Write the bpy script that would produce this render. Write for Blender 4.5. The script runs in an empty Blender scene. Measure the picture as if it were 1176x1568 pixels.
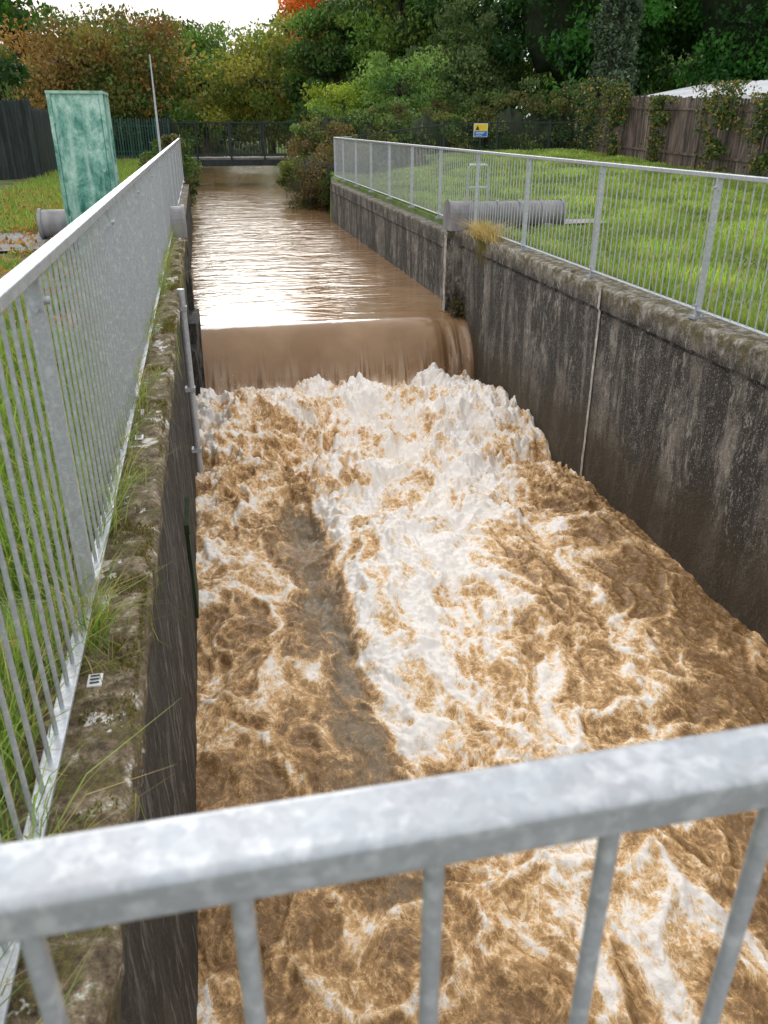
import bpy, math, numpy as np
from mathutils import Matrix, Vector
R=np.random.default_rng(7)
S=bpy.context.scene
S.view_settings.view_transform='Standard'; S.view_settings.look='None'; S.view_settings.exposure=0

# ------------------------------------------------------------ noise
_p=np.random.default_rng(3).permutation(256); _p=np.concatenate([_p,_p,_p])
_a=np.random.default_rng(5).uniform(0,2*np.pi,256); _gx=np.cos(_a); _gy=np.sin(_a)
def perl(x,y,s=0):
    x=np.asarray(x,float)+s*17.37; y=np.asarray(y,float)+s*9.71
    xi=np.floor(x).astype(int); yi=np.floor(y).astype(int); xf=x-xi; yf=y-yi; xi&=255; yi&=255
    u=xf*xf*xf*(xf*(xf*6-15)+10); v=yf*yf*yf*(yf*(yf*6-15)+10)
    def g(a,b,dx,dy):
        h=_p[_p[(xi+a)&255]+((yi+b)&255)]; return _gx[h]*dx+_gy[h]*dy
    n=(g(0,0,xf,yf)*(1-u)+g(1,0,xf-1,yf)*u)*(1-v)+(g(0,1,xf,yf-1)*(1-u)+g(1,1,xf-1,yf-1)*u)*v
    return n*1.5
def fbm(x,y,o=4,s=0,g=.5):
    r=0;a=1;t=0
    for i in range(o): r=r+a*perl(x*2**i,y*2**i,s+i); t+=a; a*=g
    return r/t
def sst(a,b,x):
    t=np.clip((x-a)/(b-a),0,1); return t*t*(3-2*t)

# ------------------------------------------------------------ mesh builder
class MB:
    def __init__(s): s.V=[];s.n=0;s.F=[];s.C=[]
    def add(s,v,f,mat=0,smooth=False,col=None):
        v=np.asarray(v,float).reshape(-1,3); f=np.asarray(f,int)
        s.V.append(v); s.F.append((f+s.n,mat,smooth)); s.n+=len(v)
        c=np.ones((len(v),4))
        if col is not None: c[:,:3]=col
        s.C.append(c)
    def finish(s,name,mats,parent=None):
        V=np.concatenate(s.V); m=bpy.data.meshes.new(name)
        L=[];T=[];M=[];SM=[]
        for f,mt,sm in s.F:
            L.append(f.ravel());T.append(np.full(len(f),f.shape[1]));M.append(np.full(len(f),mt));SM.append(np.full(len(f),sm))
        L=np.concatenate(L);T=np.concatenate(T);M=np.concatenate(M);SM=np.concatenate(SM)
        m.vertices.add(len(V)); m.vertices.foreach_set('co',V.ravel().astype(np.float32))
        m.loops.add(len(L)); m.loops.foreach_set('vertex_index',L.astype(np.int32))
        m.polygons.add(len(T)); st=np.concatenate([[0],np.cumsum(T)[:-1]])
        m.polygons.foreach_set('loop_start',st.astype(np.int32)); m.polygons.foreach_set('loop_total',T.astype(np.int32))
        m.polygons.foreach_set('material_index',M.astype(np.int32)); m.polygons.foreach_set('use_smooth',SM.astype(bool))
        ca=m.color_attributes.new('Col','FLOAT_COLOR','POINT'); ca.data.foreach_set('color',np.concatenate(s.C).ravel().astype(np.float32))
        m.update(calc_edges=True); m.validate()
        for x in mats: m.materials.append(x)
        o=bpy.data.objects.new(name,m); S.collection.objects.link(o)
        if parent: o.parent=parent
        return o
    def grid(s,P,mat=0,smooth=True,col=None):
        a,b=P.shape[:2]; I=np.arange(a*b).reshape(a,b)
        f=np.stack([I[:-1,:-1],I[1:,:-1],I[1:,1:],I[:-1,1:]],-1).reshape(-1,4)
        s.add(P.reshape(-1,3),f,mat,smooth,None if col is None else col.reshape(-1,3))
    def box(s,a,b,mat=0,col=None):
        x0,y0,z0=a;x1,y1,z1=b
        v=[(x0,y0,z0),(x1,y0,z0),(x1,y1,z0),(x0,y1,z0),(x0,y0,z1),(x1,y0,z1),(x1,y1,z1),(x0,y1,z1)]
        s.add(v,[(0,3,2,1),(4,5,6,7),(0,1,5,4),(1,2,6,5),(2,3,7,6),(3,0,4,7)],mat,False,col)
    def tube(s,pts,rad,n=8,mat=0,smooth=True,col=None,caps=True):
        pts=[np.array(p,float) for p in pts]
        if np.isscalar(rad): rad=[rad]*len(pts)
        P=[]
        for i,p in enumerate(pts):
            d=pts[min(i+1,len(pts)-1)]-pts[max(i-1,0)]; d=d/np.linalg.norm(d)
            r=np.array([0,1.,0]) if abs(d[2])>.8 else np.array([0,0,1.])
            u=np.cross(d,r);u/=np.linalg.norm(u);w=np.cross(d,u)
            t=np.linspace(0,2*np.pi,n,endpoint=False)
            P.append(p+rad[i]*(np.cos(t)[:,None]*u+np.sin(t)[:,None]*w))
        k=len(P);V=np.concatenate(P);f=[]
        for i in range(k-1):
            for j in range(n): f.append((i*n+j,i*n+(j+1)%n,(i+1)*n+(j+1)%n,(i+1)*n+j))
        s.add(V,f,mat,smooth,col)
        if caps:
            for e in (0,-1): s.add(P[e],[tuple(range(n))],mat,False,col)
    def rbeam(s,p0,p1,w,h,r=.004,mat=0,seg=3):
        p0=np.array(p0,float);p1=np.array(p1,float);d=p1-p0;d/=np.linalg.norm(d)
        if abs(d[2])>.9: u=np.array([1.,0,0]);w_=np.array([0,1.,0])
        else:
            u=np.cross(d,[0,0,1.]);u/=np.linalg.norm(u);w_=np.cross(u,d)
        pr=[]
        for cx,cy,a0 in ((1,1,0),(-1,1,90),(-1,-1,180),(1,-1,270)):
            for k in range(seg+1):
                a=math.radians(a0+90*k/seg); pr.append((cx*(w/2-r)+r*math.cos(a),cy*(h/2-r)+r*math.sin(a)))
        n=len(pr);pr=np.array(pr); P=[]
        for t in (0,1): P.append(p0+(p1-p0)*t+pr[:,:1]*u+pr[:,1:]*w_)
        f=[(j,(j+1)%n,n+(j+1)%n,n+j) for j in range(n)]
        s.add(np.concatenate(P),f,mat,False); s.add(P[0],[tuple(range(n))],mat); s.add(P[-1],[tuple(range(n))],mat)

# ------------------------------------------------------------ materials
def mat(name):
    m=bpy.data.materials.new(name); m.use_nodes=True; t=m.node_tree; t.nodes.clear()
    o=t.nodes.new('ShaderNodeOutputMaterial'); b=t.nodes.new('ShaderNodeBsdfPrincipled'); t.links.new(b.outputs[0],o.inputs[0])
    return m,t,b,o
def N(t,typ,**k):
    n=t.nodes.new('ShaderNode'+typ)
    for a,v in k.items(): setattr(n,a,v)
    return n
def pos(t,scale=(1,1,1)):
    g=N(t,'NewGeometry'); m=N(t,'Mapping'); m.inputs['Scale'].default_value=scale; t.links.new(g.outputs['Position'],m.inputs[0]); return m.outputs[0]
def noise(t,vec,scale,detail=4,rough=.55,dist=0):
    n=N(t,'TexNoise'); n.inputs['Scale'].default_value=scale;n.inputs['Detail'].default_value=detail;n.inputs['Roughness'].default_value=rough;n.inputs['Distortion'].default_value=dist
    t.links.new(vec,n.inputs['Vector']); return n.outputs['Fac']
def ramp(t,fac,st):
    r=N(t,'ValToRGB'); e=r.color_ramp.elements
    while len(e)<len(st): e.new(.5)
    for i,(p,c) in enumerate(st):
        e[i].position=p
        c=(c,c,c) if np.isscalar(c) else c
        e[i].color=(*c,1)
    t.links.new(fac,r.inputs[0]); return r.outputs[0]
def mix(t,f,a,b,typ='MIX'):
    m=N(t,'Mix',data_type='RGBA',blend_type=typ)
    for i,x in ((0,f),(6,a),(7,b)):
        if isinstance(x,bpy.types.NodeSocket): t.links.new(x,m.inputs[i])
        else: m.inputs[i].default_value=x if i==0 else ((*x,1) if not np.isscalar(x) else (x,x,x,1))
    return m.outputs[2]
def mth(t,op,a,b=0,clamp=False):
    m=N(t,'Math',operation=op,use_clamp=clamp)
    for i,x in ((0,a),(1,b)):
        if isinstance(x,bpy.types.NodeSocket): t.links.new(x,m.inputs[i])
        else: m.inputs[i].default_value=x
    return m.outputs[0]
def bump(t,b,h,st=.3,d=.02):
    n=N(t,'Bump'); n.inputs['Strength'].default_value=st;n.inputs['Distance'].default_value=d
    t.links.new(h,n.inputs['Height']); t.links.new(n.outputs[0],b.inputs['Normal'])
def att(t):
    a=N(t,'Attribute'); a.attribute_name='Col'; return a
def simple(name,c1,c2,scale=8,rough=.7,metal=0,bst=.2,bd=.01,sc=(1,1,1),lo=.35,hi=.65):
    m,t,b,o=mat(name); v=pos(t,sc); n=noise(t,v,scale,5,.6)
    t.links.new(ramp(t,n,[(lo,c1),(hi,c2)]),b.inputs['Base Color']); b.inputs['Roughness'].default_value=rough;b.inputs['Metallic'].default_value=metal
    bump(t,b,noise(t,v,scale*4,3),bst,bd); return m

def galv(name,near=False):
    m,t,b,o=mat(name); v=pos(t)
    vo=N(t,'TexVoronoi'); vo.inputs['Scale'].default_value=160; t.links.new(v,vo.inputs['Vector'])
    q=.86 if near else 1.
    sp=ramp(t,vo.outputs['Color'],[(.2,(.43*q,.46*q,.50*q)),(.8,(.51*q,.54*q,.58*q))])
    big=noise(t,v,14,4,.6)
    c=mix(t,ramp(t,big,[(.38,0.),(.72,.45)]),sp,(.31,.30,.305))
    fl=ramp(t,noise(t,v,58 if near else 45,4,.55,.2),[(.50,0.),(.66,.55)])
    c=mix(t,fl,c,(.66,.68,.70))
    t.links.new(c,b.inputs['Base Color']); b.inputs['Metallic'].default_value=.4
    t.links.new(ramp(t,big,[(.3,.36),(.7,.52)]),b.inputs['Roughness']); bump(t,b,noise(t,v,120,3),.1,.002)
    return m
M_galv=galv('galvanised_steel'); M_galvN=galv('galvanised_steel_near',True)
def leafmat(name,tr=.35):
    m,t,b,o=mat(name); a=att(t); t.links.new(a.outputs['Color'],b.inputs['Base Color']); b.inputs['Roughness'].default_value=.5
    b.inputs['Specular IOR Level'].default_value=.35
    tl=N(t,'BsdfTranslucent'); t.links.new(mix(t,1.,a.outputs['Color'],(1.25,1.2,.6),'MULTIPLY'),tl.inputs[0])
    ms=N(t,'MixShader'); ms.inputs[0].default_value=tr; t.links.new(b.outputs[0],ms.inputs[1]);t.links.new(tl.outputs[0],ms.inputs[2]);t.links.new(ms.outputs[0],o.inputs[0]); return m
M_leaf=leafmat('leaf'); M_grass=leafmat('grass_blade',.4)
M_bark=simple('bark',(.05,.04,.03),(.15,.12,.10),6,.9,0,.5,.03,(1,1,.25))
M_core=simple('painted_shade_mass',(.012,.018,.007),(.03,.045,.015),3,.95)  # near-black colour stands in for shade inside foliage and in the wall slot

def wallmat(name,dark):
    m,t,b,o=mat(name); v=pos(t); vs=pos(t,(1,1,.22)); g=N(t,'NewGeometry'); sx=N(t,'SeparateXYZ'); t.links.new(g.outputs['Position'],sx.inputs[0]); z=sx.outputs[2]
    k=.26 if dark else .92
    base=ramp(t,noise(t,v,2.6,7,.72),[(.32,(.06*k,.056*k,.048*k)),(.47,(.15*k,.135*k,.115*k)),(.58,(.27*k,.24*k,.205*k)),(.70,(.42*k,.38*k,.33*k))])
    st=ramp(t,noise(t,vs,2.6,6,.72,.5),[(.44,0.),(.53,.92)])
    c=mix(t,st,base,(.022,.019,.016))
    vf=pos(t,(1,1,.38))
    wh=ramp(t,noise(t,vf,17,6,.8,.2),[(.54,0.),(.60,.8)]); msk=ramp(t,noise(t,vs,1.9,4,.65),[(.46,.10),(.58,1.)])
    c=mix(t,mth(t,'MULTIPLY',wh,msk),c,(.46*k,.43*k,.38*k))
    dk=ramp(t,noise(t,vf,30,5,.75),[(.54,0.),(.60,.7)]); c=mix(t,dk,c,(.02,.018,.015))
    sp=ramp(t,noise(t,v,75,2,.6),[(.61,0.),(.66,.7)]); c=mix(t,sp,c,(.50*k,.47*k,.42*k))
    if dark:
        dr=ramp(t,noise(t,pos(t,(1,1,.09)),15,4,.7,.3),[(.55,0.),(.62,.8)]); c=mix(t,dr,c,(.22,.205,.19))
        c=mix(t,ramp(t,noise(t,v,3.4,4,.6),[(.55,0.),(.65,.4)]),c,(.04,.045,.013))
    zz=mth(t,'ADD',z,mth(t,'MULTIPLY',mth(t,'SUBTRACT',noise(t,vs,2.5,4),.5),1.1))
    low=N(t,'MapRange'); low.inputs[1].default_value=-1.15;low.inputs[2].default_value=-1.7; t.links.new(zz,low.inputs[0])
    c=mix(t,mth(t,'MULTIPLY',low.outputs[0],.10 if dark else .80),c,(.062,.043,.02))
    up=N(t,'MapRange'); zu=mth(t,'ADD',z,mth(t,'MULTIPLY',mth(t,'SUBTRACT',noise(t,v,9,5,.7),.5),.22))
    up.inputs[1].default_value=-.20;up.inputs[2].default_value=-.06; t.links.new(zu,up.inputs[0])
    if dark: cop=ramp(t,noise(t,v,15,7,.75),[(.36,(.04,.028,.016)),(.45,(.13,.09,.05)),(.53,(.24,.18,.11)),(.60,(.38,.31,.22)),(.66,(.82,.79,.74))])
    else: cop=ramp(t,noise(t,v,13,7,.75),[(.36,(.07,.06,.045)),(.46,(.20,.18,.14)),(.56,(.36,.33,.28)),(.68,(.60,.56,.50))])
    moss=ramp(t,noise(t,v,5.5,6,.75),[(.48,0.),(.56,.85)])
    mc=ramp(t,noise(t,v,40,4,.7),[(.35,(.045,.036,.01)),(.55,(.13,.105,.025)),(.7,(.27,.20,.06))])
    cop=mix(t,moss,cop,mc)
    if dark:
        pale=ramp(t,noise(t,v,3.1,5,.75),[(.60,0.),(.62,1.)]); cop=mix(t,pale,cop,(.74,.71,.66))
    c=mix(t,up.outputs[0],c,cop)
    t.links.new(c,b.inputs['Base Color']); b.inputs['Roughness'].default_value=.85 if not dark else .75
    bump(t,b,mth(t,'ADD',noise(t,v,34,5,.75),noise(t,v,6,4)),.9,.03)
    return m
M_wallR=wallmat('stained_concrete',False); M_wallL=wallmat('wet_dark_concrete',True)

def foammat():
    m,t,b,o=mat('churning_water'); a=att(t); sp=N(t,'SeparateColor'); t.links.new(a.outputs['Color'],sp.inputs[0]); f=sp.outputs[0]; gry=sp.outputs[1]
    v=pos(t,(1,.7,1))
    n1=noise(t,v,9,6,.72,1.6); n2=noise(t,v,38,4,.75,.8)
    n3=noise(t,v,4.5,5,.64,2.2); r=mth(t,'ABSOLUTE',mth(t,'SUBTRACT',n3,.5)); fil=ramp(t,r,[(0.,1.),(.05,0.)])
    n4=noise(t,v,13,5,.66,1.8); r4=mth(t,'ABSOLUTE',mth(t,'SUBTRACT',n4,.5)); fil4=ramp(t,r4,[(0.,1.),(.05,0.)])
    k=mth(t,'ADD',f,mth(t,'MULTIPLY',mth(t,'SUBTRACT',n1,.5),.85))
    k=mth(t,'ADD',k,mth(t,'MULTIPLY',mth(t,'SUBTRACT',n2,.5),.62))
    k=mth(t,'ADD',k,mth(t,'MULTIPLY',fil4,.12))
    k=mth(t,'ADD',k,mth(t,'MULTIPLY',fil,.22),True)
    br=ramp(t,k,[(0.,(.20,.11,.045)),(.20,(.30,.175,.075)),(.38,(.50,.30,.135)),(.52,(.73,.48,.25)),(.66,(.85,.68,.49)),(.80,(.90,.85,.80))])
    c=mix(t,mth(t,'MULTIPLY',gry,mth(t,'SUBTRACT',1.,mth(t,'MULTIPLY',k,1.5),True)),br,(.20,.17,.12))
    t.links.new(c,b.inputs['Base Color'])
    t.links.new(ramp(t,k,[(.15,.14),(.5,.85)]),b.inputs['Roughness']); b.inputs['IOR'].default_value=1.33
    t.links.new(ramp(t,k,[(.2,.5),(.55,.08)]),b.inputs['Specular IOR Level'])
    h=mth(t,'ADD',mth(t,'MULTIPLY',n1,.65),mth(t,'MULTIPLY',n2,.35)); bump(t,b,h,.65,.035)
    return m
M_foam=foammat()
def rivermat():
    m,t,b,o=mat('muddy_river_water'); a=att(t); sp=N(t,'SeparateColor'); t.links.new(a.outputs['Color'],sp.inputs[0]); f=sp.outputs[0]; dk=sp.outputs[1]
    v=pos(t); n=noise(t,v,1.2,4)
    c=ramp(t,n,[(.35,(.24,.14,.07)),(.65,(.32,.20,.11))])
    c=mix(t,f,c,(.80,.66,.52)); c=mix(t,dk,c,(.13,.055,.015))
    t.links.new(c,b.inputs['Base Color']); b.inputs['Roughness'].default_value=.08;b.inputs['IOR'].default_value=1.36
    w=mth(t,'ADD',noise(t,pos(t,(.8,2.0,1)),1.2,3,.5,.9),mth(t,'MULTIPLY',noise(t,pos(t,(1,1.9,1)),5,3,.5,.7),.22))
    g=N(t,'NewGeometry'); sx=N(t,'SeparateXYZ'); t.links.new(g.outputs['Position'],sx.inputs[0])
    fl=N(t,'MapRange'); fl.inputs[1].default_value=12.2; fl.inputs[2].default_value=17.5; fl.inputs[3].default_value=.14; fl.inputs[4].default_value=1.; t.links.new(sx.outputs[1],fl.inputs[0])
    bump(t,b,mth(t,'MULTIPLY',w,fl.outputs[0]),1.,.06); return m
M_river=rivermat()

# ------------------------------------------------------------ ground
def gz(x,y):
    x=np.asarray(x,float);y=np.asarray(y,float)
    z=-.04+np.where(x>4, .42*sst(14,30,y)*sst(4,9,x)+.15*sst(4,12,x)*sst(4,14,y),0)
    z=z+.03*fbm(x*.4,y*.4,3)*(np.abs(x-1.7)>2.4)
    return z
xs=np.concatenate([[-900,-300,-100,-50],np.arange(-30,-1,1.),[-.8,-.60,-.55,-.50,0,1.7,3.4,3.95,4.0,4.06,4.3],np.arange(5,40,1.),[50,100,300,900]])
ys=np.concatenate([[-300,-60,-20,-8,-3],np.arange(-1,80,1.),[90,100,120,200,500,1200]])
X,Y=np.meshgrid(xs,ys,indexing='ij'); Z=gz(X,Y)
inch=(X>-.53)&(X<3.98)
Z=np.where(inch&(Y<85),-3.2,Z)
inch2=(X>3.9)&(X<6.2)&(Y>27)&(Y<85); Z=np.where(inch2,-3.2+ (X-3.95)*1.35,Z)
mb=MB(); mb.grid(np.stack([X,Y,Z],-1))
m,t,b,o=mat('grass_and_soil'); v=pos(t)
gr=ramp(t,noise(t,v,3,6,.65),[(.3,(.07,.11,.025)),(.55,(.14,.21,.05)),(.75,(.24,.27,.09))])
so=ramp(t,noise(t,v,9,5,.7),[(.35,(.07,.05,.03)),(.6,(.16,.11,.06)),(.7,(.32,.18,.06))])
g=N(t,'NewGeometry'); sx=N(t,'SeparateXYZ'); t.links.new(g.outputs['Position'],sx.inputs[0])
lf=N(t,'MapRange'); lf.inputs[1].default_value=0;lf.inputs[2].default_value=-1.; t.links.new(sx.outputs[0],lf.inputs[0])
sel=mth(t,'MULTIPLY',lf.outputs[0],ramp(t,noise(t,v,.7,4),[(.50,0.),(.58,1.)]))
t.links.new(mix(t,sel,gr,so),b.inputs['Base Color']); b.inputs['Roughness'].default_value=.95; bump(t,b,noise(t,v,25,4),.8,.04)
mb.finish('ground',[m])
M_path=simple('worn_tarmac',(.17,.165,.16),(.30,.29,.28),3,.9,0,.3,.005)
mb=MB()
px=np.linspace(-14,-1.3,30); e=.12*perl(px*.8,px*0)
P=np.stack([np.stack([px,11.3+e,gz(px,11.3+e)+.03],-1),np.stack([px,13.3-e,gz(px,13.3-e)+.03],-1)],0); mb.grid(P)
px=np.linspace(5.6,6.3,12); e=.12*perl(px*2,px*0+3)
P=np.stack([np.stack([px,12.5+e,gz(px,12.5)+.04],-1),np.stack([px,13.1+e,gz(px,13.1)+.04],-1)],0); mb.grid(P)
mb.finish('footpath',[M_path])

# ------------------------------------------------------------ channel walls
def loft(mb,prof,ys,amp,seed,mat=0,side=1,chip=0):
    prof=np.array(prof); d=np.concatenate([[0],np.cumsum(np.hypot(*np.diff(prof,axis=0).T))])
    k=max(int(d[-1]/.03),8); s=np.linspace(0,d[-1],k); s=np.unique(np.concatenate([s,d]))
    px=np.interp(s,d,prof[:,0]);pz=np.interp(s,d,prof[:,1])
    SS,YY=np.meshgrid(s,ys,indexing='ij'); PX=px[:,None]+0*YY; PZ=pz[:,None]+0*YY
    n=fbm(SS*5,YY*5,4,seed); n2=fbm(SS*1.2,YY*1.2,2,seed+9)
    a=amp*np.where(PZ>-.32,2.2,1)
    PX=PX+a*n*side+.01*n2; PZ=PZ+np.where(PZ>-.3,a*n,0)
    if chip:
        ch=np.clip(fbm(YY*2.5,SS*1.5,4,seed+3)-.12,0,1)*chip*np.exp(-((PZ+.03)/.09)**2)*(np.abs(PX-px[:,None].min() if side>0 else PX-px.max())<.09)
        PX=PX+side*ch; PZ=PZ-.6*ch
    mb.grid(np.stack([PX,YY,PZ],-1),mat)
mb=MB()
profR=[(3.82,-3.1),(3.82,-.275),(3.835,-.27),(3.835,-.245),(3.80,-.235),(3.795,-.03),(3.815,-.005),(4.07,0.0),(4.08,-.4)]
loft(mb,profR,np.arange(-2.5,12.3,.035),.006,1,0,1,.12)
profU=[(3.82,-3.1),(3.82,-.40),(3.80,-.38),(3.795,-.15),(3.815,-.125),(4.07,-.12),(4.08,-.5)]
loft(mb,profU,np.arange(12.75,25.7,.05),.006,2,0,1)
mb.box((3.83,25.6,-3.1),(4.3,25.9,-.12))
mb.box((3.70,12.28,-3.1),(4.2,12.74,-.02)); mb.box((3.62,12.42,-3.1),(3.70,12.60,-.06))
mb.finish('channel_wall',[M_wallR])
M_joint=simple('pale_joint_mortar',(.22,.2,.17),(.58,.55,.5),10,.85,0,.5,.01)
mb=MB()
for yy,w in ((7.5,.045),(3.3,.03)):
    zz=np.linspace(-2.3,-.02,90); wv=.008*perl(zz*6,zz*0+yy)
    xx=np.where(zz>-.25,3.782,3.802)
    A=np.stack([xx,yy-w/2+wv*.6,zz],-1);B=np.stack([xx-.006,yy+wv,zz],-1);C=np.stack([xx,yy+w/2+wv+.006*perl(zz*20,zz*0),zz],-1)
    mb.grid(np.stack([A,B,C],0))
zz=np.linspace(-1.3,-.1,50); mb.grid(np.stack([np.stack([3.615+0*zz,12.43+.01*perl(zz*9,zz*0),zz],-1),np.stack([3.612+0*zz,12.55+.02*perl(zz*9,zz*0+4),zz],-1)],0))
mb.finish('wall_joint',[M_joint])
mb=MB()
profL=[(-.345,-3.1),(-.345,-.20),(-.31,-.17),(-.295,-.03),(-.32,0.0),(-.60,.0),(-.61,-.4)]
loft(mb,profL,np.arange(-2.5,12.2,.02),.011,5,0,-1,.26)
loft(mb,[(-.36,-3.1),(-.36,-.2),(-.35,-.12),(-.6,-.1),(-.61,-.5)],np.arange(12.75,26,.06),.008,6,0,-1)
mb.box((-.62,12.2,-3.1),(-.27,12.76,-.04)); mb.box((-.345,11.3,-3.1),(-.20,12.3,-1.02)); mb.box((-.343,10.9,-3.1),(-.27,11.32,-1.3))
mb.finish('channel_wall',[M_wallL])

# ------------------------------------------------------------ churning water
zl=-2.06
gx=np.linspace(-.42,3.88,400); gy=np.concatenate([np.linspace(-3,.95,50),np.arange(1.,11.75,.011)])
X,Y=np.meshgrid(gx,gy,indexing='ij')
w1=fbm(X*.9,Y*.7,3,11); w2=fbm(X*.9,Y*.7,3,14); w3=fbm(X*2.6,Y*2.,2,17); w4=fbm(X*2.6,Y*2,2,19)
U=X+.38*w1+.14*w3; V=Y*.8+.42*w2+.14*w4
def ridge(u,v,s,k=3.2): return np.clip(1-np.abs(perl(u,v,s))*k,0,1)
r1=ridge(U*1.5,V*1.2,21); r2=ridge(U*3.4,V*2.8,23); r3=ridge(U*7.5,V*6.5,25,2.6); r4=ridge(U*15,V*13,27,2.4)
up=sst(6.0,8.6,Y+.5*w1)
tongR=2.5+.30*(Y-5.4); tong=sst(.74,.92,X+.12*w3)*(1-sst(tongR-.7,tongR+.7,X))*sst(1.4,5.0,Y)*.98
E=.27+0*X
E=np.maximum(E,.60*up)
E=np.maximum(E,.80*tong)
E=np.maximum(E,.47*sst(3.4,5.6,Y)*(1-sst(.35,.75,X)))
E=np.maximum(E,.44*(1-sst(2.9,3.6,X))*sst(.8,1.2,X))
E=np.maximum(E,.84*sst(9.9,10.9,Y+.25*w1))
E+= .26*np.exp(-((X-3.0)/.55)**2-((Y-9.2)/1.2)**2)
E-= .14*np.exp(-((X-.9)/.8)**2-((Y-8.3)/1.0)**2)
strk=np.exp(-((X-.66-.05*w1)/.20)**2)*sst(2.2,3.2,Y)*(1-sst(7.3,7.9,Y+.5*w3))*np.clip(.75+.7*w3+.6*w1,0,1.1)
hol=np.exp(-((X-.72)/.14)**2-((Y-7.1)/.4)**2)
E=E-.34*strk*(1-.4*up)-.4*hol
calm=sst(2.9,3.4,X)*(1-sst(5.5,7.5,Y)); E-=.16*calm
E+=.34*(w1)+.14*w3
fo=E+.38*(r1-.45)+.30*(r2-.42)+.22*(r3-.4)+.10*(r4-.4)
cr=np.exp(-((X-.95-.10*w3-.06*w1)/.06)**2)*sst(2.6,3.6,Y)*(1-sst(7.3,7.9,Y)); fo+=.3*cr
fo=np.clip(fo,0,.95)
A=.08+.17*up+.05*tong-.04*strk-.04*calm
b1=.45-np.abs(perl(U*1.9,V*1.8,33)); b2=np.abs(perl(U*4.4,V*4.2,35))-.3; b3=np.abs(perl(X*9.5+.4*w3,Y*8.5+.4*w4,37))-.3; b4=np.abs(perl(X*19,Y*17,38))-.3; b5=perl(X*33,Y*30,39)
h=A*(1.0*fbm(U*1.25,V*1.15,2,31)+.62*b1+.52*b2+.26*b3+.13*b4+.05*b5)
h+=.020*(r2-.4)*(1-.5*up)+.010*(r3-.4)
h+=.17*np.exp(-((Y-10.2)/.7)**2)*(1+1.1*w1)+.20*np.exp(-((X-3.0)/.6)**2-((Y-9.8)/1.0)**2)
h+=.12*np.exp(-((X-1.25)/.35)**2)*sst(4,6.5,Y)*(1-sst(7.3,8.5,Y))
h-=.11*strk*sst(3,6,Y)+.16*hol
h-=.12*sst(11.15,11.5,Y)
Z=zl+h
col=np.stack([fo,np.clip(strk*1.1+hol,0,1)*.85,0*fo],-1)
mb=MB(); mb.grid(np.stack([X,Y,Z],-1),0,True,col)
n=500; dx=R.uniform(-.1,3.7,n); dy=R.normal(10.4,.7,n).clip(8,11.25); dz=zl+.15+np.abs(R.normal(0,.06,n))
c=np.stack([dx,dy,dz],-1); s_=R.uniform(.003,.006,n)[:,None]
o6=np.array([(1,0,0),(-1,0,0),(0,1,0),(0,-1,0),(0,0,1),(0,0,-1)],float)
Vv=(c[:,None,:]+o6[None]*s_[:,None,:]).reshape(-1,3)
tr=np.array([(0,2,4),(2,1,4),(1,3,4),(3,0,4),(2,0,5),(1,2,5),(3,1,5),(0,3,5)])
mb.add(Vv,(tr[None]+6*np.arange(n)[:,None,None]).reshape(-1,3),0,True,np.tile([.6,0,0],(len(Vv),1)))
mb.finish('foaming_water',[M_foam])

# ------------------------------------------------------------ upstream water with weir nappe
xu=np.linspace(-.42,3.9,300)
th=np.linspace(math.pi/2,0,80)
yc=12.1-.75*np.sin(th); zc=-2.12+.88*np.cos(th)
yn=np.concatenate([np.arange(12.11,16,.03),np.arange(16,25.7,.06)])
ly=np.concatenate([yc,yn]); lz=np.concatenate([zc,np.full(len(yn),-1.24)]); arc=np.concatenate([(math.pi/2-th)/(math.pi/2), np.ones(len(yn))])
X,Yi=np.meshgrid(xu,np.arange(len(ly)),indexing='ij'); Yl=ly[Yi]; Zl=lz[Yi]; Ar=arc[Yi]
s=np.where(Ar<1,1-Ar,0)
n1=fbm(X*5,Yl*.5+s*.6,3,41); n2=fbm(X*16,s*1.2+Yl*.2,2,44)
rip=.009*fbm(X*1.2,Yl*2.6,3,46)*sst(12.6,16,Yl)
Zl=Zl+rip; Yl=Yl-s*(.010*n1+.005*n2)*sst(.2,1,s)
edge=sst(3.25,3.45,X); Yl=Yl+edge*s*(.10-.12*perl(X*7,s*1.5,5)); Zl=Zl-.05*edge*(1-sst(12,12.5,Yl))
foamk=np.clip(sst(.65,1.,s+.4*n1+.25*n2)*.28+edge*s*.4*(n2>0.05)+ .08*sst(.2,.7,n1)*s+.7*sst(.88,1.,s+.12*n2),0,1)
drk=np.clip(sst(.45,.95,s+.25*n1)*sst(.14,.38,n2*1.0+n1*.8)*.75+edge*s*.6*sst(-.1,.3,-n1),0,1)
mb=MB(); mb.grid(np.stack([X,Yl,Zl],-1),0,True,np.stack([foamk,drk,0*s],-1))
xf=np.linspace(-.6,7.5,60); yf=np.concatenate([np.arange(25.64,45,.3),np.arange(45,86,1.)]); X,Y=np.meshgrid(xf,yf,indexing='ij')
mb.grid(np.stack([X,Y,-1.24+.01*fbm(X,Y*2,2,3)],-1),0,True,np.zeros(X.shape+(3,)))
mb.finish('river_water',[M_river])

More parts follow.
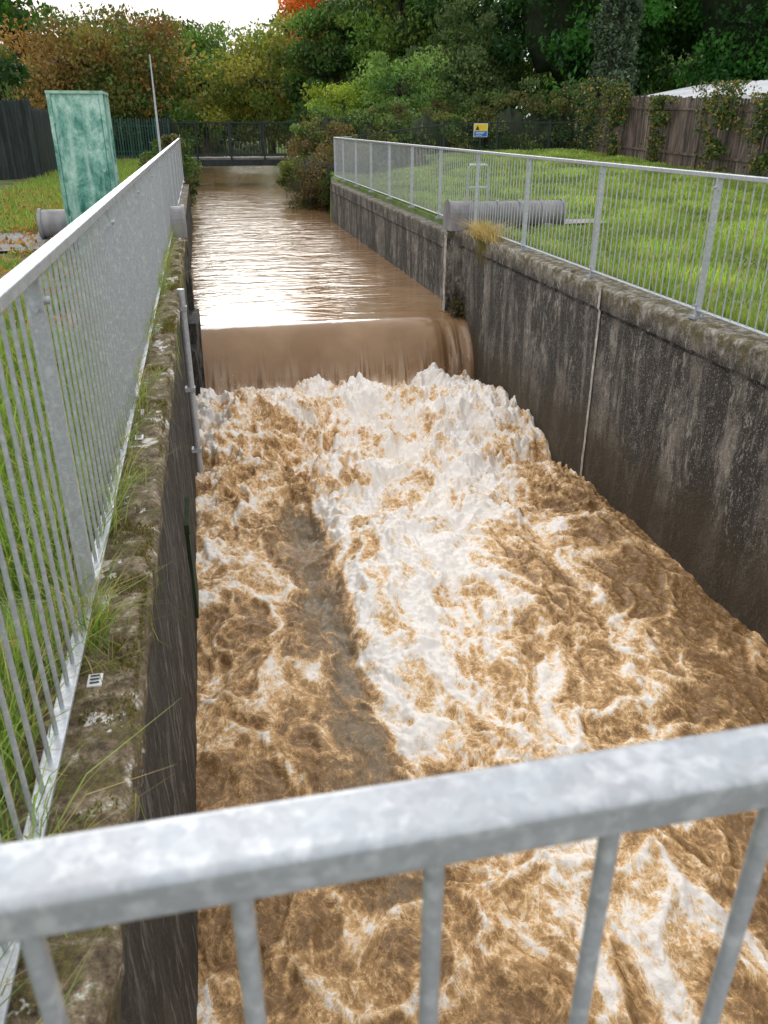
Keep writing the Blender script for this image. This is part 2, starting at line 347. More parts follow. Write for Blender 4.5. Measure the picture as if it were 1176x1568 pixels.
# ------------------------------------------------------------ railings
def railing(name,x,y0,y1,step,posts,zb=0.0,H=1.1,sp=.105,broad=.05):
    mb=MB(); z1=zb+H
    mb.rbeam((x,y0,z1-.018),(x,y1,z1-.018),broad,.036,.006)
    mb.rbeam((x,y0,zb+.06),(x,y1,zb+.06),.045,.012,.003)
    for p in posts:
        mb.rbeam((x,p,zb-.02),(x,p,z1-.036),.05,.03,.004)
        mb.box((x-.055,p-.05,zb-.01),(x+.055,p+.05,zb+.012))
        sx=.03 if x<1 else -.03
        for zz in (z1-.10,zb+.10): mb.tube([(x+sx*.8,p,zz),(x+sx*1.35,p,zz)],.011,6)
        mb.tube([(x,p-.014,z1-.12),(x,p-.026,z1-.12)],.010,8)
        for q in (-.035,.035): mb.tube([(x+q,p-.035,zb+.012),(x+q,p-.035,zb+.03)],.010,6)
    y=y0+sp
    while y<y1:
        if min(abs(y-p) for p in posts)>.045: mb.tube([(x,y,zb+.066),(x,y,z1-.03)],.0062,6,caps=False)
        y+=sp
    return mb.finish(name,[M_galv])
railing('steel_railing',-.48,.40,24.4,2,[.42]+[2.4+2*i for i in range(12)],sp=.1)
railing('steel_railing',3.92,.40,25.6,2,[.42]+[2+2*i for i in range(12)]+[25.55],sp=.1052)
mb=MB(); mb.rbeam((3.92,25.57,1.082),(4.6,26.6,1.082),.05,.036,.006)
mb.finish('railing_return',[M_galv])
mb=MB(); yb=.337
mb.rbeam((-1.6,yb,1.065),(5.4,yb,1.065),.047,.030,.006,seg=4)
mb.rbeam((-1.6,yb,.10),(5.4,yb,.10),.045,.014,.003)
x=-.132-12*.1175
while x<5.3: mb.tube([(x,yb,.10),(x,yb,1.055)],.0068,14,caps=False); x+=.1175
for p in (-1.55,4.6): mb.rbeam((p,yb,0),(p,yb,1.05),.05,.05,.005)
mb.finish('bridge_parapet_railing',[M_galvN])
M_conc=simple('concrete',(.2,.19,.175),(.36,.34,.31),5,.9,0,.4,.01)
mb=MB(); mb.box((-3.2,-1.6,-.3),(7.2,.39,-.012)); mb.finish('bridge_deck',[M_conc])

mb=MB(); mb.tube([(-.285,8.0,.03),(-.285,8.0,-1.85)],.036,14)
for z in (-.15,-.95,-1.6): mb.box((-.345,7.955,z-.02),(-.245,8.045,z+.02))
mb.finish('drain_conduit',[M_galv])
mb=MB(); mb.box((-.362,5.4,-2.0),(-.322,5.8,-1.25)); mb.box((-.362,5.35,-1.25),(-.312,5.85,-1.17)); mb.finish('wall_slot_painted_shade',[M_core])  # dark solid boxes stand in for the shade of a wall recess; nothing cut

# ------------------------------------------------------------ pipes with hoods at the weir
M_grey=simple('grey_painted_steel',(.15,.145,.15),(.30,.29,.30),5,.55,.1,.3,.006,(1,1,.4))
def hood(name,xi,xo,z=-.02):
    mb=MB(); sg=1 if xo>xi else -1; yc_=12.5; r=.21
    t_=np.linspace(0,math.pi,13); prof=[(yc_-r,z)]+[(yc_-r*math.cos(a),z+.2+r*math.sin(a)) for a in t_]+[(yc_+r,z)]
    n=len(prof); a=[(xi,p[0],p[1]) for p in prof]; b_=[(xi+sg*.42,p[0],p[1]) for p in prof]
    mb.add(a+b_,[(i,(i+1)%n,(i+1)%n+n,i+n) for i in range(n)],0,False); mb.add(a,[tuple(range(n))]);mb.add(b_,[tuple(range(n))])
    for xx in (xi,xi+sg*.40):
        pr=[(xx-sg*.012,yc_+(p[0]-yc_)*1.07,z+(p[1]-z)*1.05) for p in prof]; q=[(xx+sg*.03,p[1],p[2]) for p in pr]
        mb.add(pr+q,[(i,(i+1)%n,(i+1)%n+n,i+n) for i in range(n)]); mb.add(pr,[tuple(range(n))]);mb.add(q,[tuple(range(n))])
    mb.tube([(xi+sg*.42,yc_,z+.21),(xo,yc_,z+.21)],.185,28)
    for k in range(1,5):
        xx=xi+sg*(.42+k*(abs(xo-xi)-.45)/4.0); mb.tube([(xx-.02,yc_,z+.21),(xx+.02,yc_,z+.21)],.205,28)
    for xx in (xi+sg*.8,xo-sg*.3): mb.box((xx-.06,yc_-.2,z-.1),(xx+.06,yc_+.2,z+.08))
    return mb.finish(name,[M_grey])
hood('gate_actuator_pipe',3.64,5.5); hood('gate_actuator_pipe',-.28,-2.25)
mb=MB(); a=[(4.72,15,.0),(4.72,15,.72),(4.76,15,.78),(5.06,15,.78),(5.10,15,.72),(5.10,15,0)]; mb.tube(a,.022,10); mb.tube([(4.72,15,.4),(5.1,15,.4)],.016,8); mb.finish('tubular_hoop_barrier',[M_galv])

# ------------------------------------------------------------ green kiosk
m,t,b,o=mat('weathered_green_panel'); v=pos(t,(1,1,.7))
n=noise(t,v,4.2,8,.78,.35); g=N(t,'NewGeometry'); sx=N(t,'SeparateXYZ'); t.links.new(g.outputs['Position'],sx.inputs[0])
n=mth(t,'ADD',n,mth(t,'MULTIPLY',mth(t,'SUBTRACT',sx.outputs[2],.85),.09))
c=ramp(t,n,[(.36,(.015,.10,.08)),(.46,(.08,.27,.22)),(.55,(.24,.47,.40)),(.66,(.55,.74,.67))])
c=mix(t,ramp(t,noise(t,pos(t,(1,1,.10)),10,5,.6),[(.5,0.),(.66,.55)]),c,(.55,.74,.67))
t.links.new(c,b.inputs['Base Color']); b.inputs['Roughness'].default_value=.35; bump(t,b,n,.2,.01); M_kio=m
M_kio2=simple('kiosk_frame',(.16,.36,.29),(.42,.62,.54),9,.4)
mb=MB(); x0,x1,y0,y1,zt=-1.62,-1.01,10.7,11.38,1.78
mb.box((x0+.02,y0+.02,-.05),(x1-.02,y1-.02,zt-.02),0)
for xx in (x0,x1-.04):
    for yy in (y0,y1-.04): mb.box((xx,yy,-.05),(xx+.04,yy+.04,zt-.03),0)
mb.box((x0-.006,y0-.006,zt-.03),(x1+.006,y1+.006,zt),1); mb.box((x0-.003,y0-.003,-.05),(x1+.003,y1+.003,.06),1)
mb.box((x0+.05,y0+.010,.15),(x1-.05,y0+.018,zt-.08),0); mb.tube([(x1-.09,y0+.008,.95),(x1-.09,y0-.02,.95)],.018,10,mat=1)
for z in (.4,1.5): mb.box((x0+.035,y0+.002,z-.05),(x0+.055,y0+.017,z+.05),1)
mb.finish('green_equipment_kiosk',[M_kio,M_kio2])
mb=MB(); mb.tube([(-.78,19,-.05),(-.78,19,1.6),(-.78,19,2.7)],[.030,.024,.012],8); mb.box((-.84,18.95,.0),(-.72,19.05,.03)); mb.finish('antenna_mast',[M_galv])

# ------------------------------------------------------------ fences
def palisade(name,p0,p1,h,mt,w=.07,gap=.055,pointed=True):
    mb=MB(); p0=np.array(p0,float);p1=np.array(p1,float);L=np.hypot(*(p1-p0)); d=(p1-p0)/L; nrm=np.array([-d[1],d[0]])
    s=0
    while s<L:
        c=p0+d*s; z=float(gz(c[0],c[1])); hh=h+R.uniform(-.03,.03); a=c-d*w/2;e=c+d*w/2; o_=nrm*.012
        tp=.08 if pointed else 0.01
        v=[(*(a-o_),z),(*(e-o_),z),(*(e-o_),z+hh-tp),(*(c-o_),z+hh),(*(a-o_),z+hh-tp)]; v2=[(*(a+o_),z),(*(e+o_),z),(*(e+o_),z+hh-tp),(*(c+o_),z+hh),(*(a+o_),z+hh-tp)]
        cc=R.uniform(.55,1.5)
        mb.add(v+v2,[(0,1,6,5),(1,2,7,6),(2,3,8,7),(3,4,9,8),(4,0,5,9)],0,False,(cc,cc,cc)); mb.add(v,[(4,3,2,1,0)],0,False,(cc,cc,cc)); mb.add(v2,[(0,1,2,3,4)],0,False,(cc,cc,cc)); s+=w+gap
    for q in (.3,h-.35):
        mb.rbeam((*(p0+nrm*.035),float(gz(*p0))+q),(*(p1+nrm*.035),float(gz(*p1))+q),.04,.06,.004)
    for s in np.arange(0,L+.01,2.75):
        c=p0+d*min(s,L)+nrm*.09; z=float(gz(c[0],c[1])); mb.rbeam((c[0],c[1],z-.2),(c[0],c[1],z+h-.1),.07,.07,.004)
    return mb.finish(name,[mt])
def fencemat(name,c1,c2):
    m,t,b,o=mat(name); n=noise(t,pos(t,(1,1,.2)),7,6,.65); a=att(t)
    t.links.new(mix(t,1.,ramp(t,n,[(.35,c1),(.65,c2)]),a.outputs['Color'],'MULTIPLY'),b.inputs['Base Color']); b.inputs['Roughness'].default_value=.75; bump(t,b,n,.4,.01); return m
M_wood=fencemat('weathered_dark_timber',(.055,.038,.033),(.22,.16,.135)); M_gf=fencemat('dark_green_paint',(.012,.05,.035),(.03,.09,.065)); M_bf=fencemat('black_green_paint',(.008,.015,.015),(.03,.04,.04))
palisade('timber_fence',(13.3,8),(13.5,28.4),1.78,M_wood,.09,.045,False)
palisade('dark_steel_fence',(-12,22.5),(-4.7,28.0),2.15,M_bf,.10,.012)
palisade('dark_steel_fence',(-4.7,28.0),(-4.9,43),1.9,M_bf,.07,.06)
palisade('green_palisade_fence',(-14,43.2),(-1.2,43.2),1.75,M_gf,.07,.05)
palisade('green_palisade_fence',(5.9,43.2),(13,43.2),1.75,M_gf,.07,.05)
mb=MB(); yy=30.4
for x in np.arange(4.6,18,.13):
    z=float(gz(x,yy)); mb.tube([(x,yy,z),(x,yy,z+.98)],.011,5,caps=False)
for q in (.1,.98): mb.rbeam((4.6,yy,float(gz(4.6,yy))+q),(9,yy,float(gz(9,yy))+q),.05,.05); mb.rbeam((9,yy,float(gz(9,yy))+q),(18,yy,float(gz(18,yy))+q),.05,.05)
for x in np.arange(4.6,18,2.): z=float(gz(x,yy)); mb.rbeam((x,yy,z-.1),(x,yy,z+1.05),.06,.06)
mb.finish('dark_boundary_railing',[M_bf])
M_sb=simple('sign_blue',(.01,.13,.50),(.015,.17,.6),3,.4);M_sy=simple('sign_yellow',(.75,.5,.02),(.82,.58,.04),3,.4);M_sw=simple('sign_white',(.7,.7,.7),(.8,.8,.8),3,.4)
mb=MB(); cx=9.95; mb.box((cx-.26,30.33,1.02),(cx+.26,30.345,1.46),2); mb.box((cx-.24,30.322,1.22),(cx+.24,30.328,1.44),1); mb.box((cx-.24,30.322,1.04),(cx+.24,30.328,1.21),0)
for i,z in enumerate((1.08,1.13,1.17)): mb.box((cx-.18,30.316,z-.008),(cx+.05+.05*i,30.320,z+.008),2)
mb.add([(cx-.2,30.318,1.25),(cx-.05,30.318,1.25),(cx-.125,30.318,1.40)],[(0,1,2)],3)
mb.box((cx-.03,30.35,.3),(cx+.03,30.375,1.4),3); mb.finish('warning_sign',[M_sb,M_sy,M_sw,M_bf])

mb=MB()
for yy in (42,43.6):
    mb.box((-1.6,yy-.08,-.35),(6.2,yy+.08,-.08)) 
    for q in (.1,1.5): mb.rbeam((-1.6,yy,q),(6.2,yy,q),.06,.06)
    for x in np.arange(-1.5,6.2,.15): mb.tube([(x,yy,.1),(x,yy,1.5)],.016,5,caps=False)
    for x in np.arange(-1.6,6.3,1.56): mb.rbeam((x,yy,-.1),(x,yy,1.56),.08,.08)
mb.box((-1.6,42.09,-.1),(6.2,43.51,0.0),1)
mb.box((-2.2,41.8,-2.5),(-1.3,43.8,-.36),1); mb.box((5.6,41.8,-2.5),(6.6,43.8,-.36),1)
mb.finish('footbridge',[M_bf,M_conc])

M_wh=simple('white_sheet_roof',(.62,.63,.65),(.80,.81,.82),1.5,.5,0,.1,.01,(1,.2,1)); M_cab=simple('cabin_wall',(.2,.19,.18),(.32,.31,.29),3,.7); M_gl=simple('window_glass',(.02,.025,.03),(.04,.045,.05),2,.1)
e_=bpy.data.objects.new('portable_cabin',None); S.collection.objects.link(e_)
mb=MB(); mb.box((15.2,17.5,-.1),(20.8,29.5,2.14)); mb.finish('cabin_walls',[M_cab],e_)
mb=MB(); P=np.array([[(14.95,17.2,2.16),(14.95,29.8,2.16)],[(18,17.2,2.68),(18,29.8,2.68)],[(21.1,17.2,2.16),(21.1,29.8,2.16)]]); mb.grid(P,0,False)
for y in np.arange(17.2,29.81,.45):
    mb.rbeam((14.95,y,2.185),(18,y,2.705),.04,.03); mb.rbeam((18,y,2.705),(21.1,y,2.185),.04,.03)
mb.box((14.93,17.18,1.95),(14.97,29.82,2.155)); mb.finish('cabin_roof',[M_wh],e_)
mb=MB()
for y in (19,22.5,26): mb.box((15.17,y,.9),(15.195,y+1.4,1.75))
mb.finish('cabin_windows',[M_gl],e_)

# ------------------------------------------------------------ vegetation
TINT=np.array([1.40,1.55,1.3])
def leaves(mb,C,size,col,mat=0,flat=.0):
    n=len(C); d=R.normal(size=(n,3)); d[:,2]=d[:,2]*(1-flat)+flat*1.2*np.abs(d[:,2]); d/=np.linalg.norm(d,axis=1)[:,None]
    r=R.normal(size=(n,3)); t_=np.cross(d,r); t_/=np.linalg.norm(t_,axis=1)[:,None]; b_=np.cross(d,t_)
    s=(size*R.uniform(.6,1.4,n))[:,None]
    V=np.stack([C-t_*s,C-b_*s*.5+t_*s*.1,C+t_*s,C+b_*s*.5+t_*s*.1],1).reshape(-1,3)
    F=np.arange(4*n).reshape(n,4); mb.add(V,F,mat,False,np.repeat(col,4,0))
def pal(cols,n):
    cols=np.array(cols); i=R.integers(0,len(cols),n); return cols[i]
def crown(mb,c,rad,ncl,nlf,size,cols,cr=None,mat=0,hollow=.45,flat=.4,core=False):
    c=np.array(c);rad=np.array(rad)
    d=R.normal(size=(ncl,3)); d/=np.linalg.norm(d,axis=1)[:,None]
    az=np.arctan2(d[:,1],d[:,0]); bump_=1+.28*perl(az*1.3+c[0],d[:,2]*2.2+c[1])*1.4
    rr=(hollow+(1-hollow)*R.random(ncl)**.6)*bump_
    P=c+d*rad*rr[:,None]; cr=cr or rad.mean()*.22
    cc=pal(cols,ncl)*TINT*R.uniform(.6,1.35,ncl)[:,None]
    k=R.integers(0,ncl,nlf); g=R.normal(size=(nlf,3)); g/=np.linalg.norm(g,axis=1)[:,None]; g*=(R.random(nlf)**.4)[:,None]
    sz=(cr*R.uniform(.6,1.5,ncl))[k][:,None]
    L=P[k]+g*sz*[1.15,1.15,.7]
    col=cc[k]*R.uniform(.7,1.3,nlf)[:,None]; leaves(mb,L,size,np.clip(col,0.003,.8),mat,flat)
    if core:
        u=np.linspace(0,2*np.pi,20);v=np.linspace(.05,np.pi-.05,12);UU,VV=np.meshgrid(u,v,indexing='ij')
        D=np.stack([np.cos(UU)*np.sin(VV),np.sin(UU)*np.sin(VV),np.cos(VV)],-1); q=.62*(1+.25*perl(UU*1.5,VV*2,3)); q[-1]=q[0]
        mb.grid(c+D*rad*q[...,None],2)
    return P
def tree(name,x,y,h,r,cols,nlf=14000,size=.13,low=.25,tr=.22,ncl=90,hollow=.4,core=False,ry=None):
    mb=MB(); z=float(gz(x,y)); zc=z+h*(1+low)/2; rz=h*(1-low)/2
    P=crown(mb,(x,y,zc),(r,ry or r,rz),ncl,nlf,size,cols,mat=0,hollow=hollow,core=core,cr=r*.27)
    top=z+h*.85; pts=[(x,y,z-.3),(x+R.normal()*.1,y,z+h*.25),(x+R.normal()*.25,y+R.normal()*.2,z+h*.55),(x+R.normal()*.3,y,top)]
    mb.tube(pts,[tr*1.25,tr,tr*.65,tr*.15],9,mat=1,caps=False)
    for p in P[R.choice(len(P),16,replace=False)]:
        f=R.uniform(.2,.7); a=np.array(pts[1])*(1-f)+np.array(pts[3])*f; mid=(a+p)/2+[0,0,.1*r]
        mb.tube([a,mid,p],[tr*.4,tr*.25,tr*.08],6,mat=1,caps=False)
    return mb.finish(name,[M_leaf,M_bark,M_core])
G1=[(.035,.075,.018),(.05,.10,.022),(.025,.055,.014)]; G2=[(.05,.10,.025),(.08,.14,.03),(.035,.07,.02)]
YG=[(.12,.17,.04),(.15,.19,.045),(.08,.13,.03)]; GO=[(.18,.17,.035),(.12,.15,.035),(.21,.18,.04),(.09,.13,.03)]
BR=[(.20,.10,.035),(.22,.13,.05),(.12,.10,.03),(.08,.11,.03),(.10,.13,.035),(.07,.10,.03)]; RE=[(.60,.13,.03),(.5,.18,.04),(.55,.09,.03)]; DG=[(.018,.045,.02),(.03,.065,.025),(.012,.03,.014)]
tree('leafy_tree',-5.6,22,8.5,2.2,[(.03,.085,.015),(.055,.12,.02),(.02,.05,.012)],18000,.085,.24)
tree('autumn_cherry_tree',-4.6,47,6.6,4.3,BR,30000,.10,.2,ncl=120)
tree('conifer_tree',-12,62,13,3.2,DG,14000,.14,.1)
tree('golden_tree',4.6,56,6.6,3.9,GO,20000,.12,.08,ncl=110)
tree('yellow_green_tree',.6,62,7.4,3.2,YG+G2,16000,.12,.08)
tree('red_maple_tree',9.2,64,11.5,2.9,RE,16000,.13,.4)
tree('yellow_green_tree',8.2,52,7.6,2.6,YG+G2,18000,.12,.1)
tree('yellow_green_tree',11.6,58,11.5,2.8,[(.25,.22,.03),(.15,.17,.03)],13000,.13,.3)
tree('green_tree',11.6,50,11.5,3.4,G2+YG,26000,.12,.05,ncl=120)
tree('tall_green_tree',15.0,46,15,4.0,G2+G1,32000,.13,.05,ncl=150,tr=.3)
tree('willow_tree',12.2,40,5.6,2.2,[(.09,.13,.05),(.13,.16,.07),(.07,.10,.035)],14000,.09,.1)
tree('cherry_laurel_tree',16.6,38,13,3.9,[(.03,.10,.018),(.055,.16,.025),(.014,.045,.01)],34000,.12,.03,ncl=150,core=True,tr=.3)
tree('tall_green_tree',22,42,15,4.6,G1,26000,.14,.05,ncl=140,tr=.3)
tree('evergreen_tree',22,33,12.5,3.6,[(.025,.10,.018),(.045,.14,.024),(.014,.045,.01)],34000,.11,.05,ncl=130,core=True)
tree('evergreen_tree',28,34,12,4.2,DG+G1,26000,.12,.03,ncl=130)
tree('grey_willow_tree',24.5,27,7.6,2.8,[(.07,.085,.05),(.10,.12,.07),(.05,.06,.035)],16000,.09,.2)
tree('tall_green_tree',31,44,16,5,G1+DG,22000,.16,.03,tr=.35)
mb=MB(); x,y=15.0,30.8; z=float(gz(x,y)); mb.tube([(x,y,z-.2),(x+.1,y,4),(x-.15,y,9),(x+.2,y,13)],[.34,.30,.24,.08],12,mat=1)
for (a,b2,c2) in (((x,y,4.5),(x-1,y,6.2),(x-2.2,y,8.5)),((x,y,5),(x+1,y,6.4),(x+2.2,y,8.2))): mb.tube([a,b2,c2],[.16,.11,.04],8,mat=1)
n=24000; zz=z+R.random(n)*10.5; aa=R.uniform(0,2*np.pi,n); rr=(.62+.34*perl(aa*1.5,zz*.8)+.25*perl(aa*3,zz*2.2)+.2*np.exp(-zz/2.))*R.uniform(.75,1.08,n)
rr*=np.where(zz<3.2,1.25,1)
C=np.stack([x+rr*np.cos(aa),y+rr*np.sin(aa),zz],-1); lum=(.75+.6*perl(aa*2,zz*1.5,4))[:,None]*R.uniform(.6,1.4,n)[:,None]
leaves(mb,C,.075,np.clip(1.9*pal([(.065,.095,.055),(.10,.14,.09),(.035,.06,.032)],n)*lum,.004,.5))
crown(mb,(x,y,12.5),(3,3,3),60,9000,.11,G1); mb.finish('ivy_clad_tree',[M_leaf,M_bark,M_core])

mb=MB()
BRM=[(.065,.10,.03),(.10,.14,.05),(.12,.13,.045),(.045,.08,.02),(.11,.095,.04)]
for i in range(16):
    x=4.6+i*.92+R.normal()*.2; y=33.2+R.normal()*.7; hh=1.4+.35*perl(i*.7,2.)+(.3 if i>4 else 0)
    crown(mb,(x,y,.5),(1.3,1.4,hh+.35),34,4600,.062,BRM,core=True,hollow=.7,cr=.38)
mb.finish('bramble_hedge',[M_leaf,M_bark,M_core])
mb=MB()
for (x,y,z,a,b2,c2) in ((4.9,28.3,-.2,1.35,1.6,1.25),(4.3,30.5,-.3,1.4,1.8,1.35),(4.7,33,-.1,1.5,1.8,1.4),(5.0,36,-.1,1.4,2,1.3),(5.9,27.8,.1,1.2,1.3,1.0)):
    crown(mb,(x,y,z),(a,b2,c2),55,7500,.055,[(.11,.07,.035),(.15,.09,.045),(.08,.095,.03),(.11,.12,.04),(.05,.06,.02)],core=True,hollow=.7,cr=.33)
for k in range(60):
    x=R.uniform(3.1,4.6);y=R.uniform(27.5,36);mb.tube([(x+.8,y,.2),(x+.2,y+.1,.35),(x-.25,y,-.4),(x-.3,y,-1.0)],[.01,.008,.006,.004],4,mat=1,caps=False)
mb.finish('bramble_bush',[M_leaf,M_bark,M_core])
mb=MB()
for (x,y,z,a,b2,c2) in ((-.8,26.4,.1,.65,1.0,1.0),(-.9,29.5,-.1,.75,1.3,1.0),(-1.2,34,-.2,.9,2.,.9),(-1.3,38.5,-.2,.9,2.,.9)):
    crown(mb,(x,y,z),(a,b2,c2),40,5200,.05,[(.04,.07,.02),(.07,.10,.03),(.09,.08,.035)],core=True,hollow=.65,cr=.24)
mb.finish('riverside_shrub',[M_leaf,M_bark,M_core])
mb=MB()
for i in range(17):
    x=-23+i*2.1; 
    if -1.2<x<6.2: yq=88
    else: yq=49.5
    crown(mb,(x,yq+R.normal()*.4,1.0),(1.7,1.4,1.7),26,2600,.10,G1+[(.08,.09,.03)],core=True,hollow=.7,cr=.5)
mb.finish('background_hedge',[M_leaf,M_bark,M_core])
tree('yellow_shrub',6.4,39.5,3.1,1.6,[(.25,.28,.04),(.18,.24,.04),(.12,.18,.03)],8000,.07,.02,tr=.06,ncl=50)
tree('green_shrub',8.9,38,3.9,1.9,[(.08,.15,.04),(.12,.18,.05)],9000,.07,.02,tr=.06,ncl=50)
mb=MB()
for (yy,hh,w) in ((28.,2.3,1.5),(26.3,2.0,.5),(23.6,1.8,.3),(20.6,2.15,.8),(18.4,1.9,.7)):
    n=3600; z=R.random(n)**.7*hh; yv=yy+R.normal(size=n)*w*(.25+.9*perl(z*1.5,z*0+yy)**2+.6*(z/hh)**2); xv=13.3-.05-np.abs(R.normal(size=n))*.14
    keep=fbm(yv*1.6,z*1.6,3,6)>-.05; C=np.stack([xv,yv,z+gz(xv,yv)],-1)[keep]
    leaves(mb,C,.05,1.3*pal([(.05,.10,.03),(.09,.13,.04),(.24,.18,.05),(.03,.06,.02)],len(C))*R.uniform(.6,1.3,len(C))[:,None])
mb.finish('ivy',[M_leaf])
mb=MB()
for i in range(46):
    x=-95+i*4.6+R.normal()*1.; y=86+R.normal()*6
    hh=(8.9+1.0*perl(i*.35,1.))*(1 if x<10 else 1.5)
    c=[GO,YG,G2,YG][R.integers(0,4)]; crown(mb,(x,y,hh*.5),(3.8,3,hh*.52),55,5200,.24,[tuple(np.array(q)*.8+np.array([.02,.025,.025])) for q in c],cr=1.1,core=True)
    mb.tube([(x,y,0),(x,y,hh*.7)],[.25,.1],6,mat=1,caps=False)
mb.finish('distant_trees',[M_leaf,M_bark,M_core])

def blades(mb,x,y,z,h,w,cols,lean=.5,mat=0):
    n=len(x); a=R.uniform(0,2*np.pi,n); s=np.stack([-np.sin(a),np.cos(a),0*a],-1)
    b_=R.uniform(0,2*np.pi,n); l=np.stack([np.cos(b_),np.sin(b_),0*b_],-1)*(lean*R.random(n)*h)[:,None]
    P=np.stack([x,y,z],-1); up_=np.stack([0*h,0*h,h],-1); W=(w*s.T).T
    v=np.stack([P-W,P+W,P+up_*.6+l*.35+W*.8,P+up_*.6+l*.35-W*.8,P+up_*.95+l+W*.12,P+up_*.95+l-W*.12],1).reshape(-1,3)
    I=6*np.arange(n)[:,None]; F=np.concatenate([I+[0,1,2,3],I+[3,2,4,5]]); mb.add(v,F,mat,False,np.repeat(cols,6,0))
def gcol(n,dry=.15):
    c=1.3*pal([(.17,.27,.045),(.21,.31,.065),(.13,.22,.04),(.25,.33,.09)],n); dm=R.random(n)<dry; c[dm]=pal([(.45,.38,.18),(.36,.32,.13)],dm.sum()); return c*R.uniform(.65,1.25,n)[:,None]
mb=MB(); n=150000; y=3+27*R.random(n)**1.25; x=4.08+9.2*R.random(n)
ok=~((x>5.6)&(x<6.3)&(y>12.5)&(y<13.1)); x=x[ok];y=y[ok]; n=len(x)
pt=fbm(x*.9,y*.7,4,8); hgt=(.055+.05*R.random(n))*(1+1.3*np.clip(pt,-.5,1)); blades(mb,x,y,gz(x,y)-.005,hgt,.004+.00035*y,gcol(n)*(1+1.1*pt)[:,None])
n=6500; x=4.07+np.abs(R.normal(0,.06,n)); y=R.uniform(2,25,n); blades(mb,x,y,0*x-.05,R.uniform(.08,.24,n),.004+0*x,gcol(n))
mb.finish('lawn_grass',[M_grass])
mb=MB(); n=85000; y=.2+16*R.random(n)**1.5; x=-.60-5.5*R.random(n)**1.6
ok=~((x<-1.25)&(y>11.2)&(y<13.4))&(fbm(x*.8,y*.8,3,12)>-.25+.25*sst(3,8,y)); x=x[ok];y=y[ok]; n=len(x)
hgt=(.09+.12*R.random(n))*(1.5-.8*sst(4,9,y)); blades(mb,x,y,gz(x,y)-.01,hgt,.003+.0004*y,gcol(n,.1),.8)
n=26000; y=13.5+26*R.random(n); x=-.65-4*R.random(n); blades(mb,x,y,gz(x,y)-.01,R.uniform(.08,.22,n),.008+0*x,gcol(n,.1),.8)
for k in range(170):
    ty=R.uniform(.5,12); tx=R.uniform(-.64,-.45); m_=R.integers(15,50)
    blades(mb,tx+R.normal(0,.02,m_),ty+R.normal(0,.05,m_),0*np.ones(m_)-.01,R.uniform(.06,.28,m_),.0022+0*np.ones(m_),gcol(m_,.35),1.5)
mb.finish('verge_grass',[M_grass])
mb=MB(); n=9000; x=-.9-7*R.random(n); y=5+17*R.random(n); C=np.stack([x,y,gz(x,y)+.05+.06*R.random(n)],-1); leaves(mb,C,.04,pal([(.40,.20,.06),(.34,.17,.06),(.48,.30,.08),(.2,.12,.06)],n),0,.9); mb.finish('fallen_leaves',[M_leaf])
mb=MB()
n=30000; y=.3+11.5*R.random(n); x=-.305-.17*R.random(n); k=fbm(x*6,y*3,3,15)>.08; x=x[k];y=y[k];n=len(x)
blades(mb,x,y,0*x-.006,R.uniform(.005,.018,n),.003+0*x,pal([(.14,.13,.03),(.24,.20,.05),(.18,.13,.045),(.09,.11,.03)],n),1.)
for ty,hh in ((2.1,.22),(2.25,.25),(1.3,.10),(3.4,.12),(5.1,.1),(8.3,.15)): 
    m_=22; blades(mb,-.40+R.normal(0,.025,m_),ty+R.normal(0,.05,m_),0*np.ones(m_),R.uniform(.04,hh,m_),.0016+0*np.ones(m_),gcol(m_,.3),1.9)
for k in range(26):
    yy=R.uniform(1.5,11); m_=5; blades(mb,-.30+R.normal(0,.01,m_),yy+R.normal(0,.03,m_),-.02*np.ones(m_),-R.uniform(.06,.3,m_),.0016+0*np.ones(m_),gcol(m_,.5),.5)
mb.finish('coping_moss_and_weeds',[M_grass])
mb=MB(); m_=700; blades(mb,3.88+R.normal(0,.07,m_),11.3+R.normal(0,.26,m_),0*np.ones(m_)-.02,R.uniform(.08,.30,m_),.004+0*np.ones(m_),pal([(.58,.45,.22),(.48,.34,.17),(.4,.36,.16)],m_),2.2)
m_=160; blades(mb,3.80+R.normal(0,.01,m_),11.3+R.normal(0,.15,m_),-.02*np.ones(m_),-R.uniform(.1,.4,m_),.003+0*np.ones(m_),pal([(.35,.25,.12),(.2,.2,.06)],m_),.4)
mb.finish('dry_grass_tuft',[M_grass])
mb=MB()
for i in range(40):
    a=np.array([3.74,12.15,-1.2])+R.normal(size=3)*[.05,.08,.04]; b2=a+R.normal(size=3)*[.12,.15,.18]; mb.tube([a,(a+b2)/2+R.normal(size=3)*.02,b2],[.009,.006,.003],5,mat=1,caps=False)
C=np.array([3.74,12.15,-1.15])+R.normal(size=(300,3))*[.06,.09,.09]; leaves(mb,C,.03,pal([(.12,.12,.03),(.08,.06,.02)],300)); mb.finish('snagged_debris',[M_leaf,M_bark])
mb=MB()
for yy in (1.98,4.0): mb.box((-.445,yy-.028,.004),(-.405,yy+.028,.012),0)
for yy in (1.98,4.0):
    for q in (-.016,0,.016): mb.box((-.438,yy+q-.003,.0145),(-.412,yy+q+.003,.0155),1)
mb.finish('survey_marker_plate',[M_sw,M_bf])

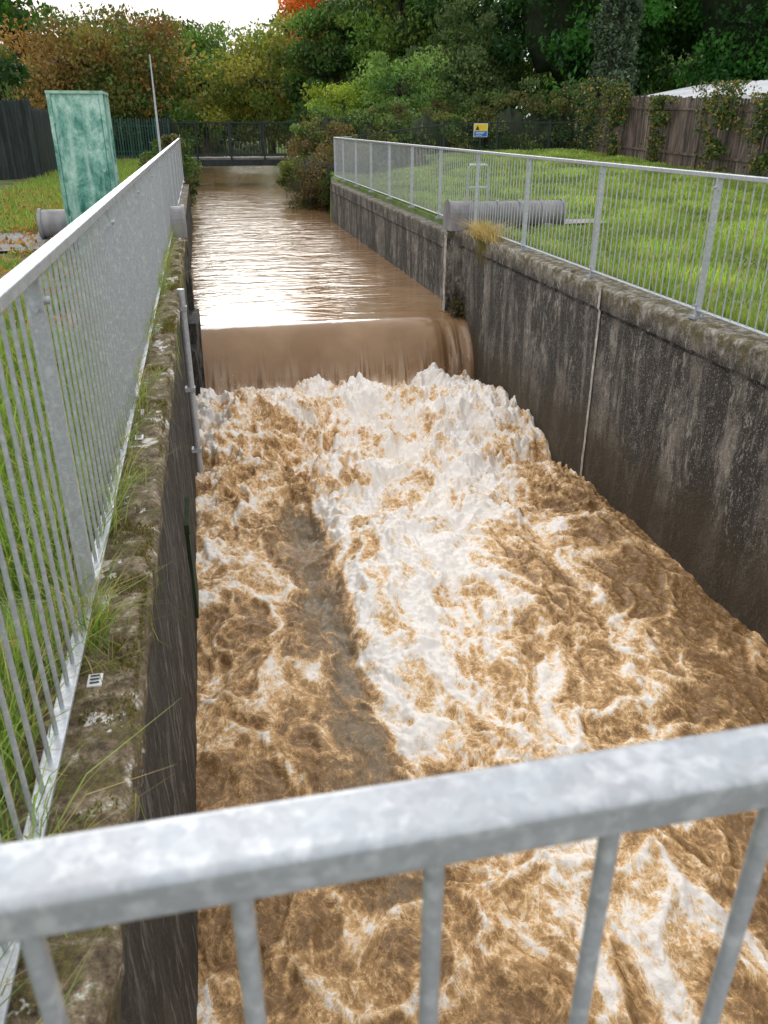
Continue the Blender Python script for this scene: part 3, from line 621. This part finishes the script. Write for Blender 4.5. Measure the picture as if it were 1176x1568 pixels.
# ------------------------------------------------------------ light, sky
az=-5.; el=23.
w=bpy.data.worlds.new('World'); S.world=w; w.use_nodes=True; t=w.node_tree; t.nodes.clear()
o=t.nodes.new('ShaderNodeOutputWorld'); bg=t.nodes.new('ShaderNodeBackground'); t.links.new(bg.outputs[0],o.inputs[0]); bg.inputs[1].default_value=.15
sky=t.nodes.new('ShaderNodeTexSky'); sky.sky_type='NISHITA'; sky.sun_disc=False; sky.sun_elevation=math.radians(el); sky.sun_rotation=math.radians(az); sky.dust_density=4
tc=t.nodes.new('ShaderNodeTexCoord'); nz=t.nodes.new('ShaderNodeTexNoise'); nz.inputs['Scale'].default_value=2.5; nz.inputs['Detail'].default_value=5; t.links.new(tc.outputs['Generated'],nz.inputs['Vector'])
sx=N(t,'SeparateXYZ'); t.links.new(tc.outputs['Generated'],sx.inputs[0])
gr=ramp(t,sx.outputs[2],[(0.,(5.2,5.6,6.2)),(.10,(6.0,6.4,7.0)),(.25,(9.2,9.4,9.7)),(1.,(11.2,11.2,11.2))])
cl=mix(t,1.,gr,ramp(t,nz.outputs['Fac'],[(.3,.88),(.7,1.06)]),'MULTIPLY')
t.links.new(mix(t,.92,sky.outputs[0],cl),bg.inputs[0])
L=bpy.data.lights.new('sun','SUN'); L.energy=1.35; L.angle=math.radians(32); L.color=(1,.975,.94)
lo=bpy.data.objects.new('sun',L); S.collection.objects.link(lo)
d=Vector((math.sin(math.radians(az))*math.cos(math.radians(el)),math.cos(math.radians(az))*math.cos(math.radians(el)),math.sin(math.radians(el))))
lo.rotation_euler=d.to_track_quat('Z','Y').to_euler(); lo.location=d*50

# ------------------------------------------------------------ camera
cd=bpy.data.cameras.new('camera'); cam=bpy.data.objects.new('camera',cd); S.collection.objects.link(cam); S.camera=cam
a=math.radians(11.94);p=math.radians(25.85)
r=Vector((math.cos(a),-math.sin(a),0)); fh=Vector((math.sin(a),math.cos(a),0)); f=fh*math.cos(p)-Vector((0,0,math.sin(p))); u=fh*math.sin(p)+Vector((0,0,math.cos(p)))
cam.matrix_world=Matrix(((r.x,u.x,-f.x,0),(r.y,u.y,-f.y,0),(r.z,u.z,-f.z,1.44),(0,0,0,1)))
cd.sensor_width=36; cd.lens=28.15; cd.clip_end=3000; cd.clip_start=.02
cd.dof.use_dof=True; cd.dof.focus_distance=8; cd.dof.aperture_fstop=8
